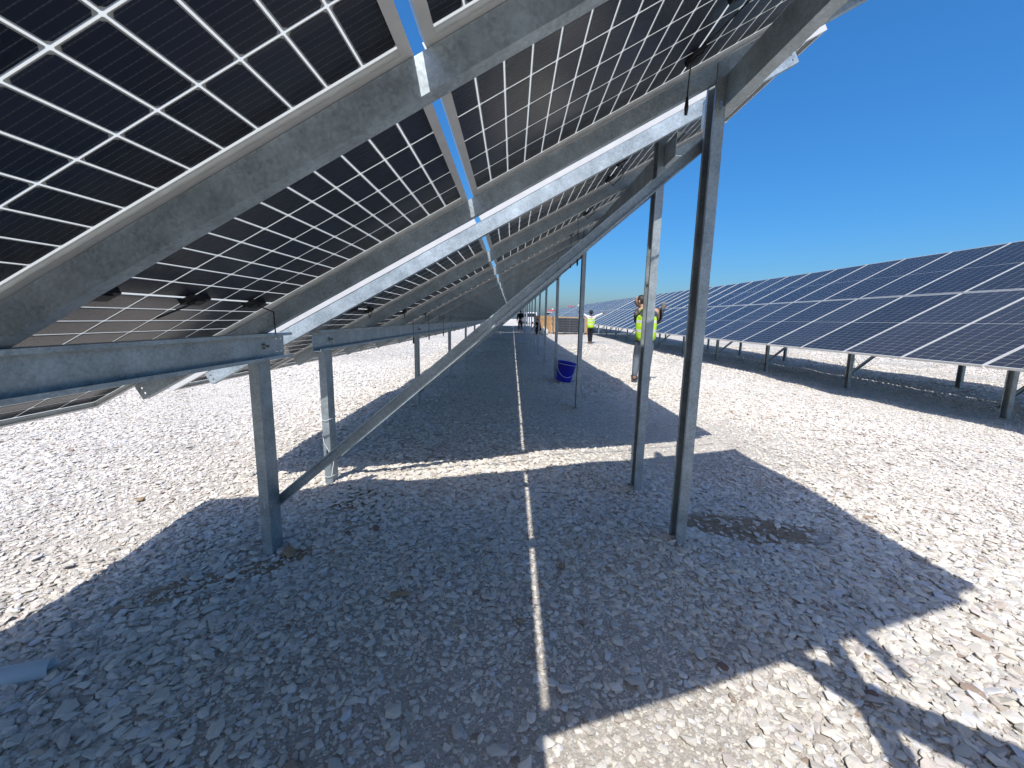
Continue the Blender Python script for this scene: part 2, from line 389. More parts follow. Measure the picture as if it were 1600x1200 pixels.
# the larger stones that can be picked out one by one
r_ = random.Random(5); placed = []
def place_stone(x, y, s, dz=.2, mat=None):
    o = bpy.data.objects.new('stone', r_.choice(STONES)); link(o, ground)
    o.location = (x, y, G(x, y) + s*dz); o.scale = (s*r_.uniform(.9, 1.15), s*r_.uniform(.8, 1.05), s*r_.uniform(.5, .8)); o.rotation_euler = (r_.gauss(0, .16), r_.gauss(0, .16), r_.uniform(0, 6.28))
    if mat:
        o.material_slots[0].link = 'OBJECT'; o.material_slots[0].material = mat
    return o
for px_, py_ in ((-1.14, 2.24), (1.19, 2.24), (-1.14, 3.05), (1.19, 3.05)):
    for k_ in range(11):
        a_ = k_*.571+r_.uniform(-.2, .2); q_ = r_.uniform(.075, .15); x, y = px_+q_*math.cos(a_), py_+q_*1.15*math.sin(a_)
        placed.append((x, y)); place_stone(x, y, r_.uniform(.03, .07), .35)
while len(placed) < 285:
    y = .95 + 3.6*r_.random()**1.7; x = CAM.x + r_.uniform(-1, 1)*1.22*y
    if any((x-a)**2+(y-b)**2 < .006 for a, b in placed): continue
    if (x-1.7)**2/.2+(y-2.48)**2/.045 < 1 and r_.random() < .8: continue
    placed.append((x, y)); place_stone(x, y, r_.uniform(.042, .076))
M['stone_tan'] = plain('tan_stone', (.33, .24, .15), .85, 0, .3, 25, .2)
M['stone_rust'] = plain('rust_brown_stone', (.20, .13, .10), .85, 0, .4, 25, .2)
for x, y, s, k in ((-.28, 1.76, .105, 'stone_tan'), (-1.02, 2.18, .10, 'stone_tan'), (1.05, 1.42, .05, 'stone_rust'), (1.50, 1.28, .05, 'stone_rust'), (-.6, 2.4, .06, 'stone_rust'), (-.75, 2.35, .05, 'stone_rust'),
                   (.5, 2.05, .06, 'stone_tan'), (.28, 1.62, .05, 'stone_tan'), (-2.3, 2.7, .07, 'stone_tan')):
    place_stone(x, y, s, .25, M[k])
# ------------------------------------------------------------------ solar panels
PL, PW, FD = 2.278, 1.134, .035
PITCH, HG = 1.154, .0160
TH = .5012; HM = 1.877
ES = Vector((math.cos(TH), 0, math.sin(TH))); EN = Vector((-math.sin(TH), 0, math.cos(TH)))
def slope_matrix(ox, y, s, n, oz=0):
    m = Matrix((ES, Vector((0, 1, 0)), EN)).transposed().to_4x4()
    m.translation = Vector((ox, y, HM+oz)) + ES*s + EN*n; return m
def frame_into(b, mi):
    hx, hy = PL/2, PW/2
    def ring(w, z0, z1):
        b.box((-hx, -hy, z0), (hx, -hy+w, z1), mi); b.box((-hx, hy-w, z0), (hx, hy, z1), mi)
        b.box((-hx, -hy+w, z0), (-hx+w, hy-w, z1), mi); b.box((hx-w, -hy+w, z0), (hx, hy-w, z1), mi)
    ring(.028, 0, .002); ring(.003, .002, .0335); ring(.010, .0335, FD)
def cell_xy():
    """cell centres: 24 half cells along x with a wider middle gap, six along y"""
    px, py = .0930, .1840; out = []
    for i in range(24):
        x = (i-11.5)*px + (.003 if i > 11 else -.003)
        for j in range(6): out.append((x, (j-2.5)*py))
    return out
def octagon(cx, cy, z, w, h, c):
    a, b = w/2, h/2
    return [(cx-a+c, cy-b, z), (cx+a-c, cy-b, z), (cx+a, cy-b+c, z), (cx+a, cy+b-c, z), (cx+a-c, cy+b, z), (cx-a+c, cy+b, z), (cx-a, cy+b-c, z), (cx-a, cy-b+c, z)]
ZS = .0290
def sheet_into(b, mi):
    hx, hy = PL/2-.004, PW/2-.004
    b.add([(-hx, -hy, ZS), (hx, -hy, ZS), (hx, hy, ZS), (-hx, hy, ZS)], [(0, 1, 2, 3)], mi)
def front_cells_into(b, mi):
    for x, y in cell_xy(): b.add(octagon(x, y, ZS+.0016, .0886, .1793, .0022), [tuple(range(8))], mi)
def rear_cells_into(b, mi):
    for x, y in cell_xy(): b.add(octagon(x, y, ZS-.0016, .0815, .1725, .0065), [tuple(range(7, -1, -1))], mi)
b = MB(); frame_into(b, 0); sheet_into(b, 1); NEAR_PANEL = b.mesh('solar_panel_near', [M['alu'], M['sheet']])
b = MB(); front_cells_into(b, 0); FRONT_CELLS = b.mesh('front_cells', [M['cell_front']])
b = MB(); b.extrude(octagon(0, 0, 0, .0815, .1725, .0065), ((0, 0, -.0020), (0, 0, -.0008))); CELL = b.mesh('cell', [M['cell_back']])
b = MB(); frame_into(b, 0); sheet_into(b, 1); front_cells_into(b, 2); rear_cells_into(b, 3); PANEL = b.mesh('solar_panel', [M['alu'], M['sheet'], M['cell_front'], M['cell_back']])
b = MB(); b.box((-.028, -.05, -.016), (.028, .05, 0)); b.box((-.018, -.03, -.021), (.018, .03, -.016)); JBOX = b.mesh('junction_box', [M['black']])
def cable_mesh(pts, plug=True):
    b = MB(); b.tube(pts, .0032, 6)
    if plug:
        d = (Vector(pts[-1])-Vector(pts[-2])).normalized(); e = Vector(pts[-1])
        b.tube([e, e+d*.035, e+d*.045, e+d*.075], .009, 8, radii=[.006, .009, .0105, .007])
    return b.mesh('cable', [M['black']], True)

# ------------------------------------------------------------------ mounting tables
POST_W, POST_D = .052, .11            # across (x) and along (y)
XLP, XRP = -1.115, 1.16               # +x face of the front post, -x face of the rear post
ZL, ZR = 1.190, 2.452                 # purlin tops
def post_mesh(top):
    pr = cprofile(POST_D, POST_W, .018, .004)          # web at +x, open towards -x
    b = MB(); b.extrude([(-u, v, 0) for u, v in reversed(pr)], ((0, 0, -.35), (0, 0, top))); return b.mesh('post', [M['galv_post']])
PFRONT, PREAR = post_mesh(ZL-.012), post_mesh(ZR+.055)
def purlin_mesh(L, twist=0):
    pr = cprofile(.14, .055, .016, .003); b = MB(); b.extrude([(u, 0, v) for u, v in pr], ((0, 0, 0), (0, L, 0))); return b.mesh('purlin', [M['galv']])
RS0, RS1 = -2.04, 2.085
def rail_mesh():
    pr = cprofile(.080, .045, .012, .0025); b = MB(); b.extrude([(0, u, v) for u, v in pr], ((RS0, 0, 0), (RS1, 0, 0))); return b.mesh('rail', [M['galv']])
RAIL = rail_mesh()
def hexbolt():
    b = MB(); b.lathe([(0, .0), (.016, .0), (.016, .003), (.011, .003), (.011, .011), (.005, .011), (.005, .026), (0, .026)], 6); return b.mesh('bolt', [M['bolt']])
BOLT = hexbolt(); TOX = Matrix.Rotation(R(90), 4, 'Y')

def build_table(label, ox, y0, ncols, posts, near=0, cells=0, boxes=0, group=None, bolts=4, nobrace=()):
    root = empty('solar_table', (ox, y0, G(ox, y0))); tag(root, label, 'solar array', group); bz = G(ox, y0)
    off = Vector((ox, y0, bz))
    def par(o, m):                                       # world matrix -> child of root
        m = m.copy(); m.translation -= off; o.matrix_local = m; return o
    y1 = y0 + ncols*PITCH
    for c in range(ncols):
        yc = y0 + (c+.5)*PITCH; z = float(rise(yc))
        for k in (-1, 1):
            m = slope_matrix(ox, yc, k*(PL/2+HG), 0, z) @ Matrix.Translation((random.uniform(-.004, .004), random.uniform(-.003, .003), random.uniform(0, .003))) @ Euler((random.gauss(0, .0022), random.gauss(0, .0009), random.gauss(0, .0008))).to_matrix().to_4x4()
            if c < cells:
                pn = par(mobj('solar_panel', NEAR_PANEL, root), m)
                fc_ = mobj('front_cells', FRONT_CELLS, pn); fc_['kind'] = 'stuff'
                for x, y in cell_xy():
                    q = bpy.data.objects.new('cell', CELL); link(q, pn); q.location = (x, y, ZS)
            else:
                pn = par(mobj('solar_panel', PANEL, root), m)
            if c < boxes:
                for jy in (-.37, .02, .40): mobj('junction_box', JBOX, pn, loc=(0, jy, ZS-.002))
            pn['_c'] = c; pn['_k'] = k
    for c in range(ncols+1):
        yc = y0 + c*PITCH; z = float(rise(yc))
        yw = yc-.022 if 0 < c < ncols else (yc+.012 if c == 0 else yc-.022)
        par(mobj('rail', RAIL, root), slope_matrix(ox, yw, 0, -.0805, z))
    # purlins, one length per bay group
    ends = near if isinstance(near, tuple) else (y0-.05, y1+.2)
    nseg = max(1, round((ends[1]-ends[0])/6.2)); Ls = (ends[1]-ends[0])/nseg
    for X0, ZT in ((XLP+.0005, ZL), (XRP+POST_W+.0005, ZR)):
        pm = purlin_mesh(Ls-.004)
        for i in range(nseg):
            ya = ends[0]+i*Ls; za, zb = float(rise(ya)), float(rise(ya+Ls))
            o = mobj('purlin', pm, root); m = Matrix.Rotation(math.atan2(zb-za, Ls), 4, 'X'); m.translation = Vector((ox+X0, ya, ZT-.14+za)); par(o, m)
    for i, yp in enumerate(posts):
        z = float(rise(yp))
        for X0, pm, zt in ((XLP, PFRONT, ZL), (XRP+POST_W, PREAR, ZR)):
            o = mobj('post', pm, root); m = Matrix.Rotation(random.uniform(-.006, .006), 4, 'Y'); m.translation = Vector((ox+X0, yp, z)); par(o, m)
            if i < bolts:
                for dy in (.055,):
                    m2 = Matrix.Rotation(R(90), 4, 'Y'); m2.translation = Vector((.0035, dy, zt-.07)); mobj('bolt', BOLT, o, mw=m2 @ Matrix.Scale(1.35, 4))
        if i in nobrace: continue
        # brace from the foot of the front post up to the rear post
        a = Vector((ox+XLP-.03, yp+POST_D+.001, z+.20)); e = Vector((ox+XRP+.03, yp+POST_D+.001, z+2.20)); d = e-a; L = d.length
        pr = cprofile(.055, .032, .008, .0025); b = MB(); b.extrude([(0, .032-u, v-.0275) for u, v in reversed(pr)], ((-.05, 0, 0), (L+.05, 0, 0)))
        br = b.build('brace', [M['galv']], root); m = Matrix.Rotation(-math.atan2(d.z, d.x), 4, 'Y'); m.translation = a; par(br, m)
    return root

YS = 1.0615 - PITCH                                     # near table starts just behind the camera
T1 = build_table('nearest solar table overhead, two panel columns wide, seen from below', 0, YS, 2, [.20, 2.185], near=(-.20, 2.44), cells=2, boxes=2, nobrace=(0,), group='tables of the shaded row')
def extra_lower_panel():
    bz = T1.location.z; m = slope_matrix(0, YS-PITCH/2, -(PL/2+HG), 0, 0); m.translation -= T1.location
    pn = mobj('solar_panel', PANEL, T1, mw=m)
    for jy in (-.37, .02, .40): mobj('junction_box', JBOX, pn, loc=(0, jy, ZS-.002))
    pr = cprofile(.080, .045, .012, .0025); b = MB(); b.extrude([(0, u, v) for u, v in pr], ((RS0, 0, 0), (.06, 0, 0)))
    m = slope_matrix(0, YS-PITCH+.012, 0, -.0805, 0); m.translation -= T1.location; b.build('rail', [M['galv']], T1, mw=m)
    m = Matrix.Translation(Vector((XLP+.0005, YS-PITCH-.05, ZL-.14))-T1.location); mobj('purlin', purlin_mesh(.99), T1, mw=m)
    mobj('post', PFRONT, T1, mw=Matrix.Translation(Vector((XLP, YS-PITCH+.2, 0))-T1.location))
YB = 2.6965
PB = [2.99, 5.93, 9.1, 12.25] + [12.25+3.0*k for k in range(1, 7)]
T2 = build_table('long solar table behind the narrow sunlit gap, over the shaded strip with the bucket', 0, YB, 26, PB + [32.4], near=(2.79, 32.9), cells=0, boxes=5, group='tables of the shaded row')
T3 = build_table('far solar table continuing the shaded row behind the person in black', 0, 33.2, 18, [33.5+3.0*k for k in range(7)], near=(33.2, 54.1), group='tables of the shaded row', bolts=0)
D = 8.345; YR = 8.268 - 4.5*PITCH
R1 = build_table('long dark blue solar table facing the camera on the right', D, YR, 26, [2.9+2.82*k for k in range(11)], near=(YR, YR+26*PITCH), group='tables of the right row', bolts=0)
R2 = build_table('second table of the right row beyond the bright end edge', D, YR+26*PITCH+.5, 26, [YR+26*PITCH+.9+2.9*k for k in range(10)], near=(YR+26*PITCH+.5, YR+52*PITCH+.5), group='tables of the right row', bolts=0)
R3 = build_table('farthest pale solar table of the right row, below the red roof', D, YR+52*PITCH+1, 26, [YR+52*PITCH+1.4+2.9*k for k in range(10)], near=(YR+52*PITCH+1, YR+78*PITCH+1), group='tables of the right row', bolts=0)

def kids(root, name): return [o for o in root.children if o.name.split('.')[0] == name]
# real bolt holes in the ends nearest the camera
def own(o): o.data = o.data.copy(); return o
rA = own(kids(T1, 'rail')[2]); rB = own(kids(T2, 'rail')[0])
for o in (rA, rB):
    punch(o, [((x, 0, z), (0, 1, 0), .006, .02, None) for x in (RS0+.03, RS1-.03) for z in (.025, .055)])
for o, L in [(kids(T1, 'purlin')[0], 2.636)]:
    own(o); punch(o, [((0, L-dy, z), (1, 0, 0), .005, .02, None) for dy in (.03, .075) for z in (.035, .105)] + [((0, L-.185-.0, .07), (1, 0, 0), .009, .02, (0, .017, 0))])
for o in (kids(T2, 'purlin')[0], [p for p in kids(T2, 'purlin')][len(kids(T2, 'purlin'))//2]):
    own(o); punch(o, [((0, dy, z), (1, 0, 0), .005, .02, None) for dy in (.03, .075) for z in (.035, .105)])
for o, z, sgn in ((kids(T1, 'post')[3], 2.32, 1), (kids(T1, 'post')[2], .24, 1), (kids(T2, 'post')[0], .28, 1)):
    own(o); punch(o, [((-.026, 0, z), (0, 1, 0), .007, .02, (0, 0, .016))])

extra_lower_panel()
# cables and plugs hanging below the panels
def panel_of(root, c, k): return [o for o in root.children if o.get('_c') == c and o.get('_k') == k][0]
def hang(root, c, k, world_pts, plug=True):
    pn = panel_of(root, c, k); bpy.context.view_layer.update(); inv = pn.matrix_world.inverted()
    mobj('cable', cable_mesh([inv @ Vector(p) for p in world_pts], plug), pn)
def drop(p, dx, dy, L, n=9):
    p = Vector(p); return [p + Vector((dx*math.sin(t*1.57), dy*math.sin(t*1.57), -L*t**1.6)) for t in [i/(n-1) for i in range(n)]]
def under(s, y, n=-.005, ox=0): return slope_matrix(ox, y, s, n, float(rise(y))).translation
jl, ju = -(PL/2+HG), PL/2+HG
hang(T1, 1, 1, drop(under(ju-.03, 2.03, .01), .03, .10, .10))
hang(T1, 1, 1, [under(ju, 1.60, .02), under(ju+.05, 1.72, -.005), under(ju-.02, 1.90, .0), under(ju-.04, 2.02, .012)], False)
hang(T1, 1, -1, [under(jl, 1.66, .015), under(jl+.06, 1.55, -.03), under(jl+.02, 1.40, -.07)], False)
hang(T1, 1, -1, [under(jl, 2.04, .015), under(jl+.03, 2.10, -.04), under(jl-.05, 2.16, -.12)], False)
hang(T2, 0, -1, drop(under(jl-.42, YB-.03, -.005), .02, -.01, .05))
hang(T2, 1, 1, drop(under(ju-.15, YB+1.9, .0), .02, .03, .42))
hang(T2, 2, 1, drop(under(ju-.05, YB+3.1, .0), .02, .03, .35))
hang(T2, 3, 1, drop(under(ju-.10, YB+4.3, .0), .02, .03, .38))
for c in range(5):
    for k, j in ((1, ju), (-1, jl)):
        y = YB+(c+.5)*PITCH; hang(T2, c, k, [under(j, y+.05, .01), under(j+.04, y+.2, -.03), under(j-.02, y+.35, -.05), under(j, y+.45, .01)], False)
for c, dy in ((1, .6), (2, .4), (3, .5)):
    y = YB+(c+.5)*PITCH; hang(T2, c, -1, drop(under(jl+.05, y+dy, .0), .0, .02, .30))
# cable lying across the gap between the two tables
pts = []
for i in range(33):
    s = -2.1+4.25*i/32; pts.append(under(s, 2.47+.03*math.sin(s*2.1)+.015*math.sin(s*5), .034-.012*math.sin((s+2.1)/4.25*math.pi)))
b = MB(); b.tube(pts, .006, 6); gc = b.build('cable', [M['black']], T2, True); gc.matrix_local = Matrix.Translation(-T2.location)

# ------------------------------------------------------------------ people
def cloth(name, col, rough=.85, var=.2, scale=14):
    t = NT(name); co = t.coord('Object'); f = t.noise(co, scale, 5, .6)
    t.set(Base_Color=t.ramp(f, [(.3, tuple(x*(1-var) for x in col)), (.7, tuple(min(1, x*(1+var)) for x in col))]), Roughness=rough, Specular_IOR_Level=.2)
    t.bump(t.noise(co, 11, 3), .02, .5); return t.m
t = NT('hi_vis_vest'); co = t.coord('Object'); sx = t.add('ShaderNodeSeparateXYZ'); t.link(co, sx.inputs[0])
def band(z0, z1): return t.math('MULTIPLY', t.math('GREATER_THAN', sx.outputs['Z'], z0), t.math('LESS_THAN', sx.outputs['Z'], z1))
bd = t.math('MAXIMUM', band(1.02, 1.07), band(1.20, 1.25))
n = t.noise(co, 10, 4); c = t.ramp(n, [(.3, (.36, .62, .02)), (.7, (.52, .80, .04))])
t.set(Base_Color=t.mix(bd, c, (.55, .56, .55)), Roughness=.7); t.bump(n, .02, .4); M['vest'] = t.m
M['skin'] = plain('skin', (.42, .25, .17), .55, 0, .1, 12); M['hair'] = plain('dark_hair', (.012, .009, .007), .6, 0, .3, 60)
M['navy'] = cloth('navy_trousers', (.012, .014, .022)); M['jeans'] = cloth('grey_jeans', (.12, .145, .175)); M['blackcloth'] = cloth('black_clothes', (.010, .010, .012))
M['white_shirt'] = cloth('white_shirt', (.62, .62, .62)); M['grey_shirt'] = cloth('dark_grey_shirt', (.06, .065, .07)); M['boot'] = plain('work_boot', (.03, .025, .02), .6); M['hat'] = cloth('dark_hat', (.02, .02, .022)); M['glove'] = cloth('work_glove', (.12, .12, .12)); M['eye'] = plain('eye', (.01, .008, .006), .2)

def skin_mesh(nodes, edges, root, mats, sub=1):
    """nodes: name -> (pos, rx, ry); grown with a Skin modifier and turned into a mesh"""
    names = list(nodes); ix = {n: i for i, n in enumerate(names)}
    me = bpy.data.meshes.new('skin'); me.from_pydata([nodes[n][0] for n in names], [(ix[a], ix[b_]) for a, b_ in edges], [])
    o = bpy.data.objects.new('skin', me); COL.objects.link(o)
    o.modifiers.new('s', 'SKIN').use_smooth_shade = True
    sv = me.skin_vertices[0].data if me.skin_vertices else None
    if sv is None:
        bm = bmesh.new(); bm.from_mesh(me); bm.verts.layers.skin.verify(); bm.to_mesh(me); bm.free(); sv = me.skin_vertices[0].data
    for n in names: sv[ix[n]].radius = nodes[n][1:]; sv[ix[n]].use_root = (n == root)
    if sub: sm = o.modifiers.new('u', 'SUBSURF'); sm.levels = sub; sm.render_levels = sub
    bpy.context.view_layer.update(); dg = bpy.context.evaluated_depsgraph_get()
    out = bpy.data.meshes.new_from_object(o.evaluated_get(dg)); out.materials.clear()
    for m_ in mats: out.materials.append(m_)
    bpy.data.objects.remove(o); bpy.data.meshes.remove(me)
    out.polygons.foreach_set('use_smooth', [True]*len(out.polygons)); return out
def head_shape(b, Mh):
    vs = []; fs = []; nu, nv = 20, 14
    for i in range(nv+1):
        ph = math.pi*i/nv; z = math.cos(ph)
        for j in range(nu):
            a = 2*math.pi*j/nu; r_ = math.sin(ph); x, y = r_*math.cos(a), r_*math.sin(a)
            jaw = 1-.28*max(0, -z)**1.5
            p = Vector((x*.076*jaw, y*.096*(1-.12*max(0, -z)), z*.118))
            if y < 0:
                fr = max(0, -y)
                p.y -= .028*math.exp(-(x/.16)**2-((z+.10)/.16)**2)*fr           # nose
                p.y -= .010*math.exp(-(x/.5)**2-((z-.20)/.10)**2)*fr            # brow
                p.y += .008*math.exp(-((abs(x)-.36)/.16)**2-((z-.03)/.10)**2)*fr # eye sockets
                p.y -= .009*math.exp(-(x/.3)**2-((z+.42)/.08)**2)*fr            # lips
                p.y -= .012*math.exp(-(x/.3)**2-((z+.85)/.2)**2)                # chin
            vs.append(Mh @ p)
    for i in range(nv):
        for j in range(nu): fs.append((i*nu+j, (i+1)*nu+j, (i+1)*nu+(j+1) % nu, i*nu+(j+1) % nu))
    b.add(vs, fs)
    for sx_ in (-1, 1):                                                          # ears
        b.lathe([(0, -.008), (.020, -.006), (.026, 0), (.020, .006), (0, .008)], 10, M4=Mh @ Matrix.Translation((sx_*.077, .008, -.005)) @ Matrix.Rotation(R(90), 4, 'Y') @ Matrix.Diagonal((1.35, .8, 1, 1)))
BASE = dict(pelvis=(0, 0, .95), spine=(0, .015, 1.13), chest=(0, .01, 1.33), neck=(0, .015, 1.49), head=(0, -.005, 1.63),
            shl=(.185, .01, 1.42), ell=(.24, .03, 1.13), wrl=(.25, -.06, .89), shr=(-.185, .01, 1.42), elr=(-.24, .03, 1.13), wrr=(-.25, -.06, .89),
            hil=(.09, 0, .90), knl=(.10, -.02, .50), anl=(.10, .03, .09), tol=(.115, -.13, .04), hir=(-.09, 0, .90), knr=(-.10, -.02, .50), anr=(-.10, .03, .09), tor=(-.115, -.13, .04))
RAD = dict(pelvis=(.155, .115), spine=(.135, .10), chest=(.165, .115), neck=(.056, .056), sh=(.068, .068), el=(.046, .046), wr=(.030, .030), hi=(.088, .09), kn=(.060, .062), an=(.042, .045), to=(.040, .030))
def person(label, loc, rz, pose, look, headturn=0, headtilt=0, scale=1.0, hat=False, vest=True, extra=None, group=None, sleeve=0.0):
    J = dict(BASE); J.update(pose); J = {k: Vector(v) for k, v in J.items()}
    root = empty('person', loc, rz); root.scale = (scale,)*3; tag(root, label, 'person', group)
    def nd(n, k=1.0, add=0.0):
        rx, ry = RAD[n] if n in RAD else RAD[n[:2]]
        return (J[n], rx*k+add, ry*k+add)
    nodes = {n: nd(n) for n in J if n != 'head'}
    edges = [('pelvis', 'spine'), ('spine', 'chest'), ('chest', 'neck')]
    nodes['skull'] = (J['head']+Vector((0, .01, -.02)), .055, .055); edges.append(('neck', 'skull'))
    for s in 'lr':
        edges += [('chest', 'sh'+s), ('sh'+s, 'el'+s), ('el'+s, 'wr'+s), ('pelvis', 'hi'+s), ('hi'+s, 'kn'+s), ('kn'+s, 'an'+s), ('an'+s, 'to'+s)]
        d = (J['wr'+s]-J['el'+s]).normalized(); side = d.cross(Vector((1, 0, 0)) if abs(d.x) < .8 else Vector((0, 0, 1))).normalized(); nrm = d.cross(side)
        pk = J['wr'+s]+d*.075; nodes['pa'+s] = (pk, .038, .018); edges.append(('wr'+s, 'pa'+s))
        for q, (w, L) in enumerate(((-.030, .068), (-.010, .080), (.010, .076), (.030, .060))):
            a = pk+d*.025+side*w; b1 = a+d*L*.5+nrm*.006; b2 = a+d*L*.85+nrm*.028
            for m_, pp in (('a', a), ('b', b1), ('c', b2)): nodes['f%s%d%s' % (s, q, m_)] = (pp, .0095, .0095)
            edges += [('pa'+s, 'f%s%da' % (s, q)), ('f%s%da' % (s, q), 'f%s%db' % (s, q)), ('f%s%db' % (s, q), 'f%s%dc' % (s, q))]
        tb = J['wr'+s]+d*.045+side*.036; te = tb+d*.042+side*.022+nrm*.012
        nodes['t%sa' % s] = (tb, .011, .011); nodes['t%sb' % s] = (te, .010, .010); edges += [('pa'+s, 't%sa' % s), ('t%sa' % s, 't%sb' % s)]
    bodym = skin_mesh(nodes, edges, 'pelvis', [M['skin']])
    Mh = Matrix.Translation(J['head']) @ Matrix.Rotation(headturn, 4, 'Z') @ Matrix.Rotation(headtilt, 4, 'X')
    hb = MB(); head_shape(hb, Mh); hm = hb.mesh('h', [M['skin']], True)
    bm = bmesh.new(); bm.from_mesh(bodym); bm.from_mesh(hm); bm.to_mesh(bodym); bm.free(); bodym.polygons.foreach_set('use_smooth', [True]*len(bodym.polygons))
    bodym.name = 'body'; mobj('body', bodym, root)
    for sx_ in (-1, 1):
        eb = MB(); eb.lathe([(0, -.012), (.009, -.008), (.012, 0), (.009, .008), (0, .012)], 8, M4=Mh @ Matrix.Translation((sx_*.031, -.083, .006))); eb.build('eye', [M['eye']], root, True)
    def grow(name, ns, es, rt_, mat, k, add, over=None):
        nn = {n: nd(n, k, add) for n in ns}
        if over: nn.update(over)
        return mobj(name, skin_mesh(nn, es, rt_, [M[mat]]), root)
    arms = [e for s in 'lr' for e in (('chest', 'sh'+s), ('sh'+s, 'el'+s), ('el'+s, 'wr'+s))]
    nk = (J['neck']-Vector((0, 0, .035)), .062, .062)
    grow('shirt', ['pelvis', 'spine', 'chest', 'neck'] + [a+s for s in 'lr' for a in ('sh', 'el', 'wr')], [('pelvis', 'spine'), ('spine', 'chest'), ('chest', 'neck')] + arms, 'chest', look['shirt'], 1.04, .010+sleeve, {'neck': nk})
    grow('trousers', ['spine', 'pelvis'] + [a+s for s in 'lr' for a in ('hi', 'kn', 'an')], [('spine', 'pelvis')] + [e for s in 'lr' for e in (('pelvis', 'hi'+s), ('hi'+s, 'kn'+s), ('kn'+s, 'an'+s))], 'pelvis', look['trousers'], 1.07, .014, {'spine': (J['pelvis'].lerp(J['spine'], .35), .150, .115)})
    for s in 'lr':
        fd = (J['to'+s]-J['an'+s]); grow('boot', ['an'+s, 'to'+s], [('top', 'an'+s), ('an'+s, 'to'+s)], 'an'+s, 'boot', 1.05, .012, {'top': (J['an'+s].lerp(J['kn'+s], .2), .055, .055)})
    if vest:
        vm = skin_mesh({'hem': (J['pelvis']-Vector((0, 0, .13)), .225, .175), 'spine': (J['spine'], .215, .165), 'chest': (J['chest'], .225, .165), 'top': (J['neck']-Vector((0, 0, .05)), .10, .085), 'sl': (J['shl'].lerp(J['chest'], .12), .085, .085), 'sr': (J['shr'].lerp(J['chest'], .12), .085, .085)},
                       [('hem', 'spine'), ('spine', 'chest'), ('chest', 'top'), ('chest', 'sl'), ('chest', 'sr')], 'spine', [M['vest']]); mobj('vest', vm, root)
    hb = MB()
    hb.lathe([(.083, -.035), (.090, .01), (.086, .05), (.066, .10), (.03, .128), (0, .134)], 18, M4=Mh @ Matrix.Translation((0, .016, 0)) @ Matrix.Rotation(R(-14), 4, 'X') @ Matrix.Diagonal((.93, 1.12, .98, 1))); hb.build('hair', [M['hair']], root, True)
    if hat:
        hb = MB(); hb.lathe([(0, .165), (.06, .16), (.095, .12), (.102, .06), (.20, .035), (.205, .028), (.10, .045), (.095, .05)], 22, M4=Mh @ Matrix.Translation((0, .01, 0))); hb.build('hat', [M['hat']], root, True)
    if look.get('glove'):
        for s in 'lr':
            d = (J['wr'+s]-J['el'+s]).normalized(); gb = MB(); gb.tube([J['wr'+s]-d*.03, J['wr'+s]+d*.03, J['wr'+s]+d*.09, J['wr'+s]+d*.14, J['wr'+s]+d*.165], .04, 10, radii=[.036, .042, .052, .044, .02]); gb.build('glove', [M['glove']], root, True)
    return root
def at(x, y): return (x, y, G(x, y)+.015)
walk = dict(knl=(.10, -.14, .52), anl=(.10, -.12, .12), tol=(.115, -.28, .07), knr=(-.10, .05, .50), anr=(-.10, .20, .12), tor=(-.115, .05, .04))
person('worker in yellow vest and wide dark hat with both arms raised', at(4.36, 22.3), math.pi, dict(
    shl=(.19, .01, 1.44), ell=(.40, -.02, 1.56), wrl=(.58, -.04, 1.66), shr=(-.19, .01, 1.44), elr=(-.42, -.02, 1.54), wrr=(-.64, -.04, 1.64), knl=(.07, -.03, .5), anl=(.05, .03, .09), tol=(.06, -.13, .04), knr=(-.07, -.03, .5), anr=(-.05, .03, .09), tor=(-.06, -.13, .04)), dict(shirt='white_shirt', trousers='navy', glove=True), hat=True, scale=.98)
w2 = person('worker in yellow vest and grey jeans half hidden behind the second tall post', at(2.93, 8.55), R(165), dict(
    ell=(.17, -.20, 1.18), wrl=(.04, -.30, 1.34), neck=(.07, -.02, 1.50), head=(.145, -.05, 1.62), elr=(-.22, -.20, 1.20), wrr=(-.30, -.26, 1.46), knl=(.14, -.16, .52), anl=(.16, .02, .11), tol=(.18, -.13, .05), knr=(-.08, -.02, .5), anr=(-.06, .06, .09), tor=(-.07, -.10, .04)), dict(shirt='grey_shirt', trousers='jeans', glove=True), headturn=R(75), scale=1.02, sleeve=.014)
person('person in black clothes walking under the far end of the shaded row', at(.86, 34.4), math.pi, dict(elr=(-.24, -.08, 1.14), wrr=(-.16, -.24, 1.26), **walk), dict(shirt='blackcloth', trousers='blackcloth'), vest=False)
person('person in dark clothes crouching beside the white sack', at(2.08, 29.8), R(-60), dict(pelvis=(0, .12, .42), spine=(0, .04, .58), chest=(0, -.06, .75), neck=(0, -.12, .89), head=(0, -.17, 1.02), shl=(.18, -.08, .82), ell=(.22, -.22, .60), wrl=(.14, -.36, .46), shr=(-.18, -.08, .82), elr=(-.22, -.22, .60), wrr=(-.14, -.36, .46),
    hil=(.10, .10, .40), knl=(.16, -.26, .48), anl=(.14, .02, .09), tol=(.15, -.13, .04), hir=(-.10, .10, .40), knr=(-.16, -.26, .48), anr=(-.14, .02, .09), tor=(-.15, -.13, .04)), dict(shirt='blackcloth', trousers='navy'), vest=False)
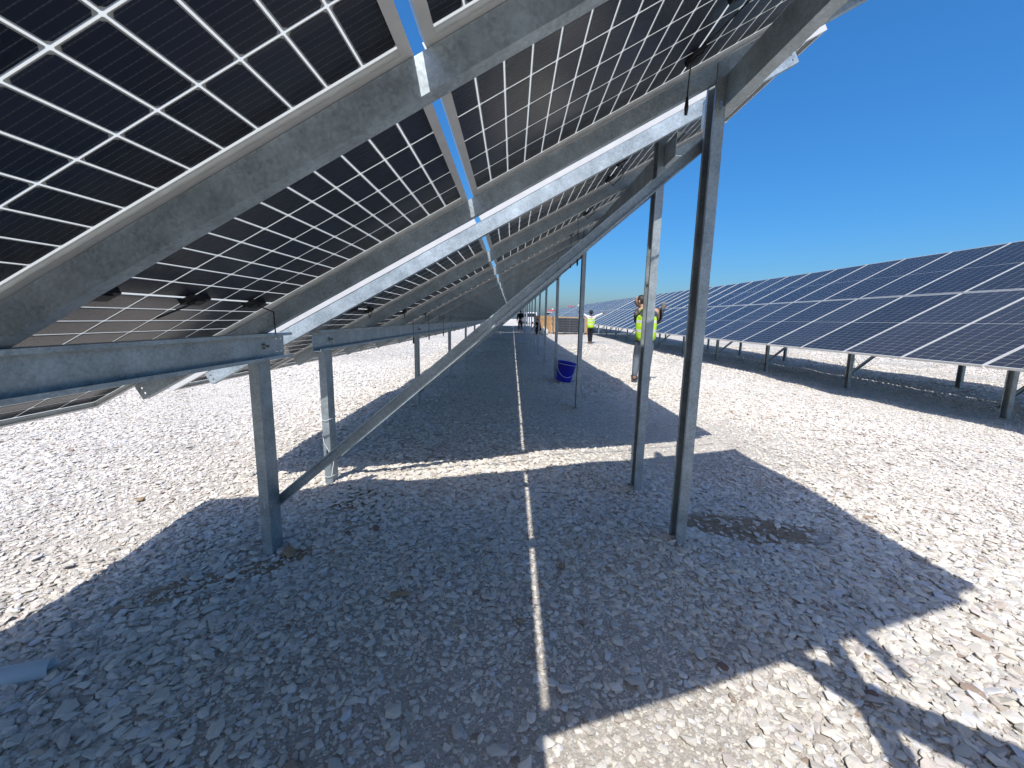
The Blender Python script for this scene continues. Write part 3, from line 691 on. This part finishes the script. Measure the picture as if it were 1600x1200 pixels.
# worker beside the lens, reaching up to the near end of the table; only the shadow of the arms is in the picture
def local_pose(loc, rz, pts):
    inv = (Matrix.Translation(loc) @ Matrix.Rotation(rz, 4, 'Z')).inverted(); return {k: inv @ Vector(v) for k, v in pts.items()}
LW = (1.68, -.12, G(1.68, -.12)); RZ = math.pi + .75
person('worker beside the camera reaching up to the near end of the nearest table', LW, RZ, local_pose(LW, RZ, dict(
    shl=(1.55, .01, 1.42), ell=(1.242, .105, 1.62), wrl=(1.03, .19, 1.83), shr=(1.81, -.25, 1.41), elr=(1.93, -.34, 1.14), wrr=(1.86, -.22, .92), head=(1.68, -.13, 1.64))), dict(shirt='grey_shirt', trousers='navy', glove=True), sleeve=.022)

# ------------------------------------------------------------------ bucket
t = NT('blue_bucket'); t.set(Base_Color=(.018, .018, .42), Roughness=.38); M['blue'] = t.m
M['pale_rim'] = plain('pale_plastic', (.45, .5, .75), .5)
bx_, by_ = 1.30, 8.62
bk = empty('bucket', (bx_, by_, G(bx_, by_)+.03), .3); bk.scale = (1.0,)*3; bk.rotation_euler = (R(4), R(9), R(25)); tag(bk, 'blue plastic bucket tilted on the gravel by the third tall post', 'bucket')
b = MB(); b.lathe([(0, 0), (.155, 0), (.162, .02), (.195, .40), (.205, .40), (.205, .41), (.188, .41), (.155, .02), (0, .02)], 28); b.build('bucket_body', [M['blue']], bk, True)
b = MB(); b.lathe([(.196, .355), (.206, .355), (.206, .366), (.196, .366)], 28, closed=True); b.build('rim', [M['pale_rim']], bk, True)
b = MB(); b.tube([(.205*math.cos(a), .205*math.sin(a)-.02*math.sin(a), .36-.26*max(0, math.sin(a))) for a in [math.pi*i/16 for i in range(17)]], .006, 6); hd = b.build('handle', [M['pale_rim']], bk, True); hd.rotation_euler = (0, 0, R(160))

# ------------------------------------------------------------------ cartons, pallets, leaning panel
def cardboard():
    t = NT('cardboard'); co = t.coord('Object'); n = t.noise(co, 3, 5); t.set(Base_Color=t.ramp(n, [(.3, (.34, .20, .09)), (.7, (.46, .29, .14))]), Roughness=.85); return t.m
M['card'] = cardboard(); M['wood'] = plain('pallet_wood', (.36, .22, .12), .85, 0, .35, 6); M['tape'] = plain('packing_tape', (.30, .19, .09), .4)
def pallet(x, y, w, d, label):
    z = G(x, y); r_ = empty('pallet', (x, y, z)); tag(r_, label, 'pallet', 'pallets of the panel cartons')
    for i in range(7): b = MB(); yy = -d/2+i*(d-.10)/6; b.box((-w/2, yy, .115), (w/2, yy+.10, .135)); b.build('deck_board', [M['wood']], r_)
    for i in range(3):
        for j in range(4): b = MB(); xx = -w/2+j*(w-.12)/3; yy = -d/2+i*(d-.10)/2; b.box((xx, yy, .022), (xx+.12, yy+.10, .115)); b.build('block', [M['wood']], r_)
    for i in range(3): b = MB(); yy = -d/2+i*(d-.10)/2; b.box((-w/2, yy, 0), (w/2, yy+.10, .022)); b.build('bottom_board', [M['wood']], r_)
    return z+.136
def carton(x, y, z, w, d, h, label):
    r_ = empty('carton', (x, y, z)); tag(r_, label, 'carton', 'cardboard cartons of panels')
    b = MB(); b.box((-w/2, -d/2, 0), (w/2, d/2, h-.25)); b.build('box_body', [M['card']], r_)
    b = MB(); b.box((-w/2-.012, -d/2-.012, h-.25), (w/2+.012, d/2+.012, h)); b.build('lid', [M['card']], r_)
    for xx in (-w*.28, w*.28): b = MB(); b.box((xx-.02, -d/2-.016, 0.0), (xx+.02, d/2+.016, h+.003)); b.build('strap', [M['tape']], r_)
z = pallet(4.72, 32.6, 2.6, 1.1, 'wooden pallet under the carton with the dark panel in front'); carton(4.72, 32.6, z, 2.72, 1.0, 1.16, 'brown carton behind the upright dark panel by the worker in hat')
z2 = pallet(2.62, 33.4, 1.3, 1.1, 'wooden pallet under the plain brown carton'); carton(2.62, 33.4, z2, 1.36, 1.05, 1.22, 'plain brown carton left of the upright dark panel')
sp = mobj('spare_module', PANEL); sp.location = (4.58, 31.98, G(4.6, 31.98)+.12+PW/2); sp.rotation_euler = (R(82), 0, 0); tag(sp, 'dark solar panel standing upright against the carton on the pallet', 'solar panel')
b = MB(); b.lathe([(0, 0), (.24, .02), (.29, .15), (.26, .35), (.17, .48), (.07, .54), (.09, .60), (0, .60)], 14); bm_ = b.mesh('sack', [plain('white_sack', (.62, .62, .60), .8)], True)
for v in bm_.vertices: v.co.x *= 1+.12*math.sin(9*v.co.z+v.co.y*8); v.co.y *= .8+.1*math.sin(7*v.co.x)
o = mobj('sack', bm_, loc=(2.55, 30.4, G(2.55, 30.4))); tag(o, 'white sack standing on the ground beside the crouching person', 'sack')

# ------------------------------------------------------------------ far van and houses
M['vanw'] = plain('white_paint', (.62, .64, .66), .3, 0, .04); M['glass'] = plain('dark_glass', (.02, .025, .03), .08); M['tyre'] = plain('tyre', (.015, .015, .015), .8); M['rim'] = plain('wheel_rim', (.3, .3, .3), .4, .7); M['lamp'] = plain('tail_lamp', (.35, .02, .02), .3)
vx, vy = 3.3, 76.0
vn = empty('van', (vx, vy, G(vx, vy)), R(8)); tag(vn, 'small white van parked far off behind the row of tall posts', 'van')
prof = [(-2.2, .35), (2.1, .35), (2.2, .9), (1.5, 1.15), (.9, 1.95), (-2.1, 2.0), (-2.25, 1.2)]
b = MB(); b.extrude([(-.9, y, z) for y, z in prof], ((0, 0, 0), (1.8, 0, 0))); b.build('body', [M['vanw']], vn)
b = MB(); b.box((-.72, -2.27, 1.2), (.72, -2.17, 1.8)); b.build('rear_window', [M['glass']], vn)
for sx_ in (-1, 1):
    b = MB(); b.box((sx_*.905-.01, -1.6, 1.2), (sx_*.905+.01, .8, 1.75)); b.build('side_window', [M['glass']], vn)
    b = MB(); b.box((sx_*.80-.08, -2.27, .8), (sx_*.80+.08, -2.2, 1.15)); b.build('tail_lamp', [M['lamp']], vn)
    for yy in (-1.45, 1.4):
        Mw = Matrix.Translation((sx_*.82, yy, .34)) @ Matrix.Rotation(R(90), 4, 'Y'); b = MB(); b.lathe([(.20, -.1), (.34, -.1), (.34, .1), (.20, .1)], 18, M4=Mw, closed=True); w = b.build('wheel', [M['tyre']], vn, True)
        b = MB(); b.lathe([(0, -.08), (.2, -.09), (.2, .09), (0, .08)], 14, M4=Mw); b.build('rim', [M['rim']], w)
M['redroof'] = plain('red_roof', (.30, .055, .06), .8, 0, .2, 2); M['render'] = plain('pale_render', (.6, .58, .54), .9, 0, .08, .6); M['winglass'] = M['glass']
def house(x, y, w, d, h, rh, label):
    z = G(x, y); r_ = empty('house', (x, y, z), R(-12)); tag(r_, label, 'house', 'far red roofed houses')
    b = MB(); b.box((-w/2, -d/2, 0), (w/2, d/2, h)); b.build('wall', [M['render']], r_)
    b = MB(); e = .4; b.extrude([(0, -d/2-e, h-.1), (0, d/2+e, h-.1), (0, 0, h+rh)], ((-w/2-e, 0, 0), (w/2+e, 0, 0))); rf = b.build('roof', [M['redroof']], r_)
    b = MB(); b.box((w*.2, -.3, h+rh*.4), (w*.2+.6, .3, h+rh+.5)); b.build('chimney', [M['render']], rf)
    for i in range(3):
        xx = -w*.3+i*w*.3; b = MB(); b.box((xx-.5, -d/2-.04, h*.55), (xx+.5, -d/2+.05, h*.55+1.2)); wd = b.build('window', [M['winglass']], r_)
        b = MB(); b.box((xx-.6, -d/2-.1, h*.55-.12), (xx+.6, -d/2+.02, h*.55-.02)); b.build('sill', [M['render']], wd)
house(24.6, 165, 4.6, 6, 5.3, .8, 'far house with red roof rising above the right row')
house(17.3, 190, 2.8, 5, 4.5, .6, 'smaller far house with faint red roof, left of the other')

# ------------------------------------------------------------------ small things on the ground and posts
M['pvc'] = plain('pale_grey_pvc', (.64, .65, .67), .45, 0, .06)
b = MB(); n = 16; prof = [(.034, 0), (.034, .62), (.029, .62), (.029, 0)]; b.lathe(prof, 18, closed=True)
o = b.build('pipe', [M['pvc']], None, True); a = Vector((-1.46, 1.36, G(-1.46, 1.36)+.022)); e = Vector((-2.02, 1.12, G(-2.02, 1.12)+.018)); o.location = a; o.rotation_euler = (e-a).to_track_quat('Z', 'Y').to_euler(); tag(o, 'pale grey plastic pipe end lying in the shade at left', 'pipe')
def loop(x0, x1, y0, y1, z, dz): 
    q = .006; return [(x0-q, y0-q, z), ((x0+x1)/2, y0-q*1.3, z-dz), (x1+q, y0-q, z+.004), (x1+q*1.2, (y0+y1)/2, z-dz*.6), (x1+q, y1+q, z), (x0-q, y1+q, z), (x0-q, y0-q, z)]
b = MB(); px0, px1, py0, py1 = XLP-POST_W, XLP, 2.99, 2.99+POST_D
b.tube(loop(px0, px1, py0, py1, .535, .012), .0022, 5); b.tube(loop(px0, px1, py0, py1, .10, .01), .0022, 5)
b.tube([(px0, py0-.006, .42), (px0+.01, py0-.008, .36), (px1, py0-.01, .28), (px1+.03, py0-.03, .22), (px1+.02, py0-.05, .12), (px1+.05, py0-.10, G(px1, py0-.1)+.05)], .0022, 5)
o = b.build('string', [M['string']], None, True); tag(o, 'thin white string wound round the second short post', 'string')
b = MB(); xp, yp = D+XRP+POST_W, 2.99
q0 = Vector((D+XLP+.004, 2.9+2.82*2-.01, .62)); q1 = Vector((7.0, 7.15, G(7.0, 7.15)+.05))
b.tube([q0+Vector((-.03, 0, .1)), q0, q0+Vector((-.01, -.05, -.25))], .004, 5); b.tube([q0.lerp(q1, i/8)-Vector((0, 0, .12*math.sin(math.pi*i/8))) for i in range(9)], .004, 5)
o = b.build('string', [M['green_string']], None, True); tag(o, 'pale green string running from a right row post to the gravel', 'string')
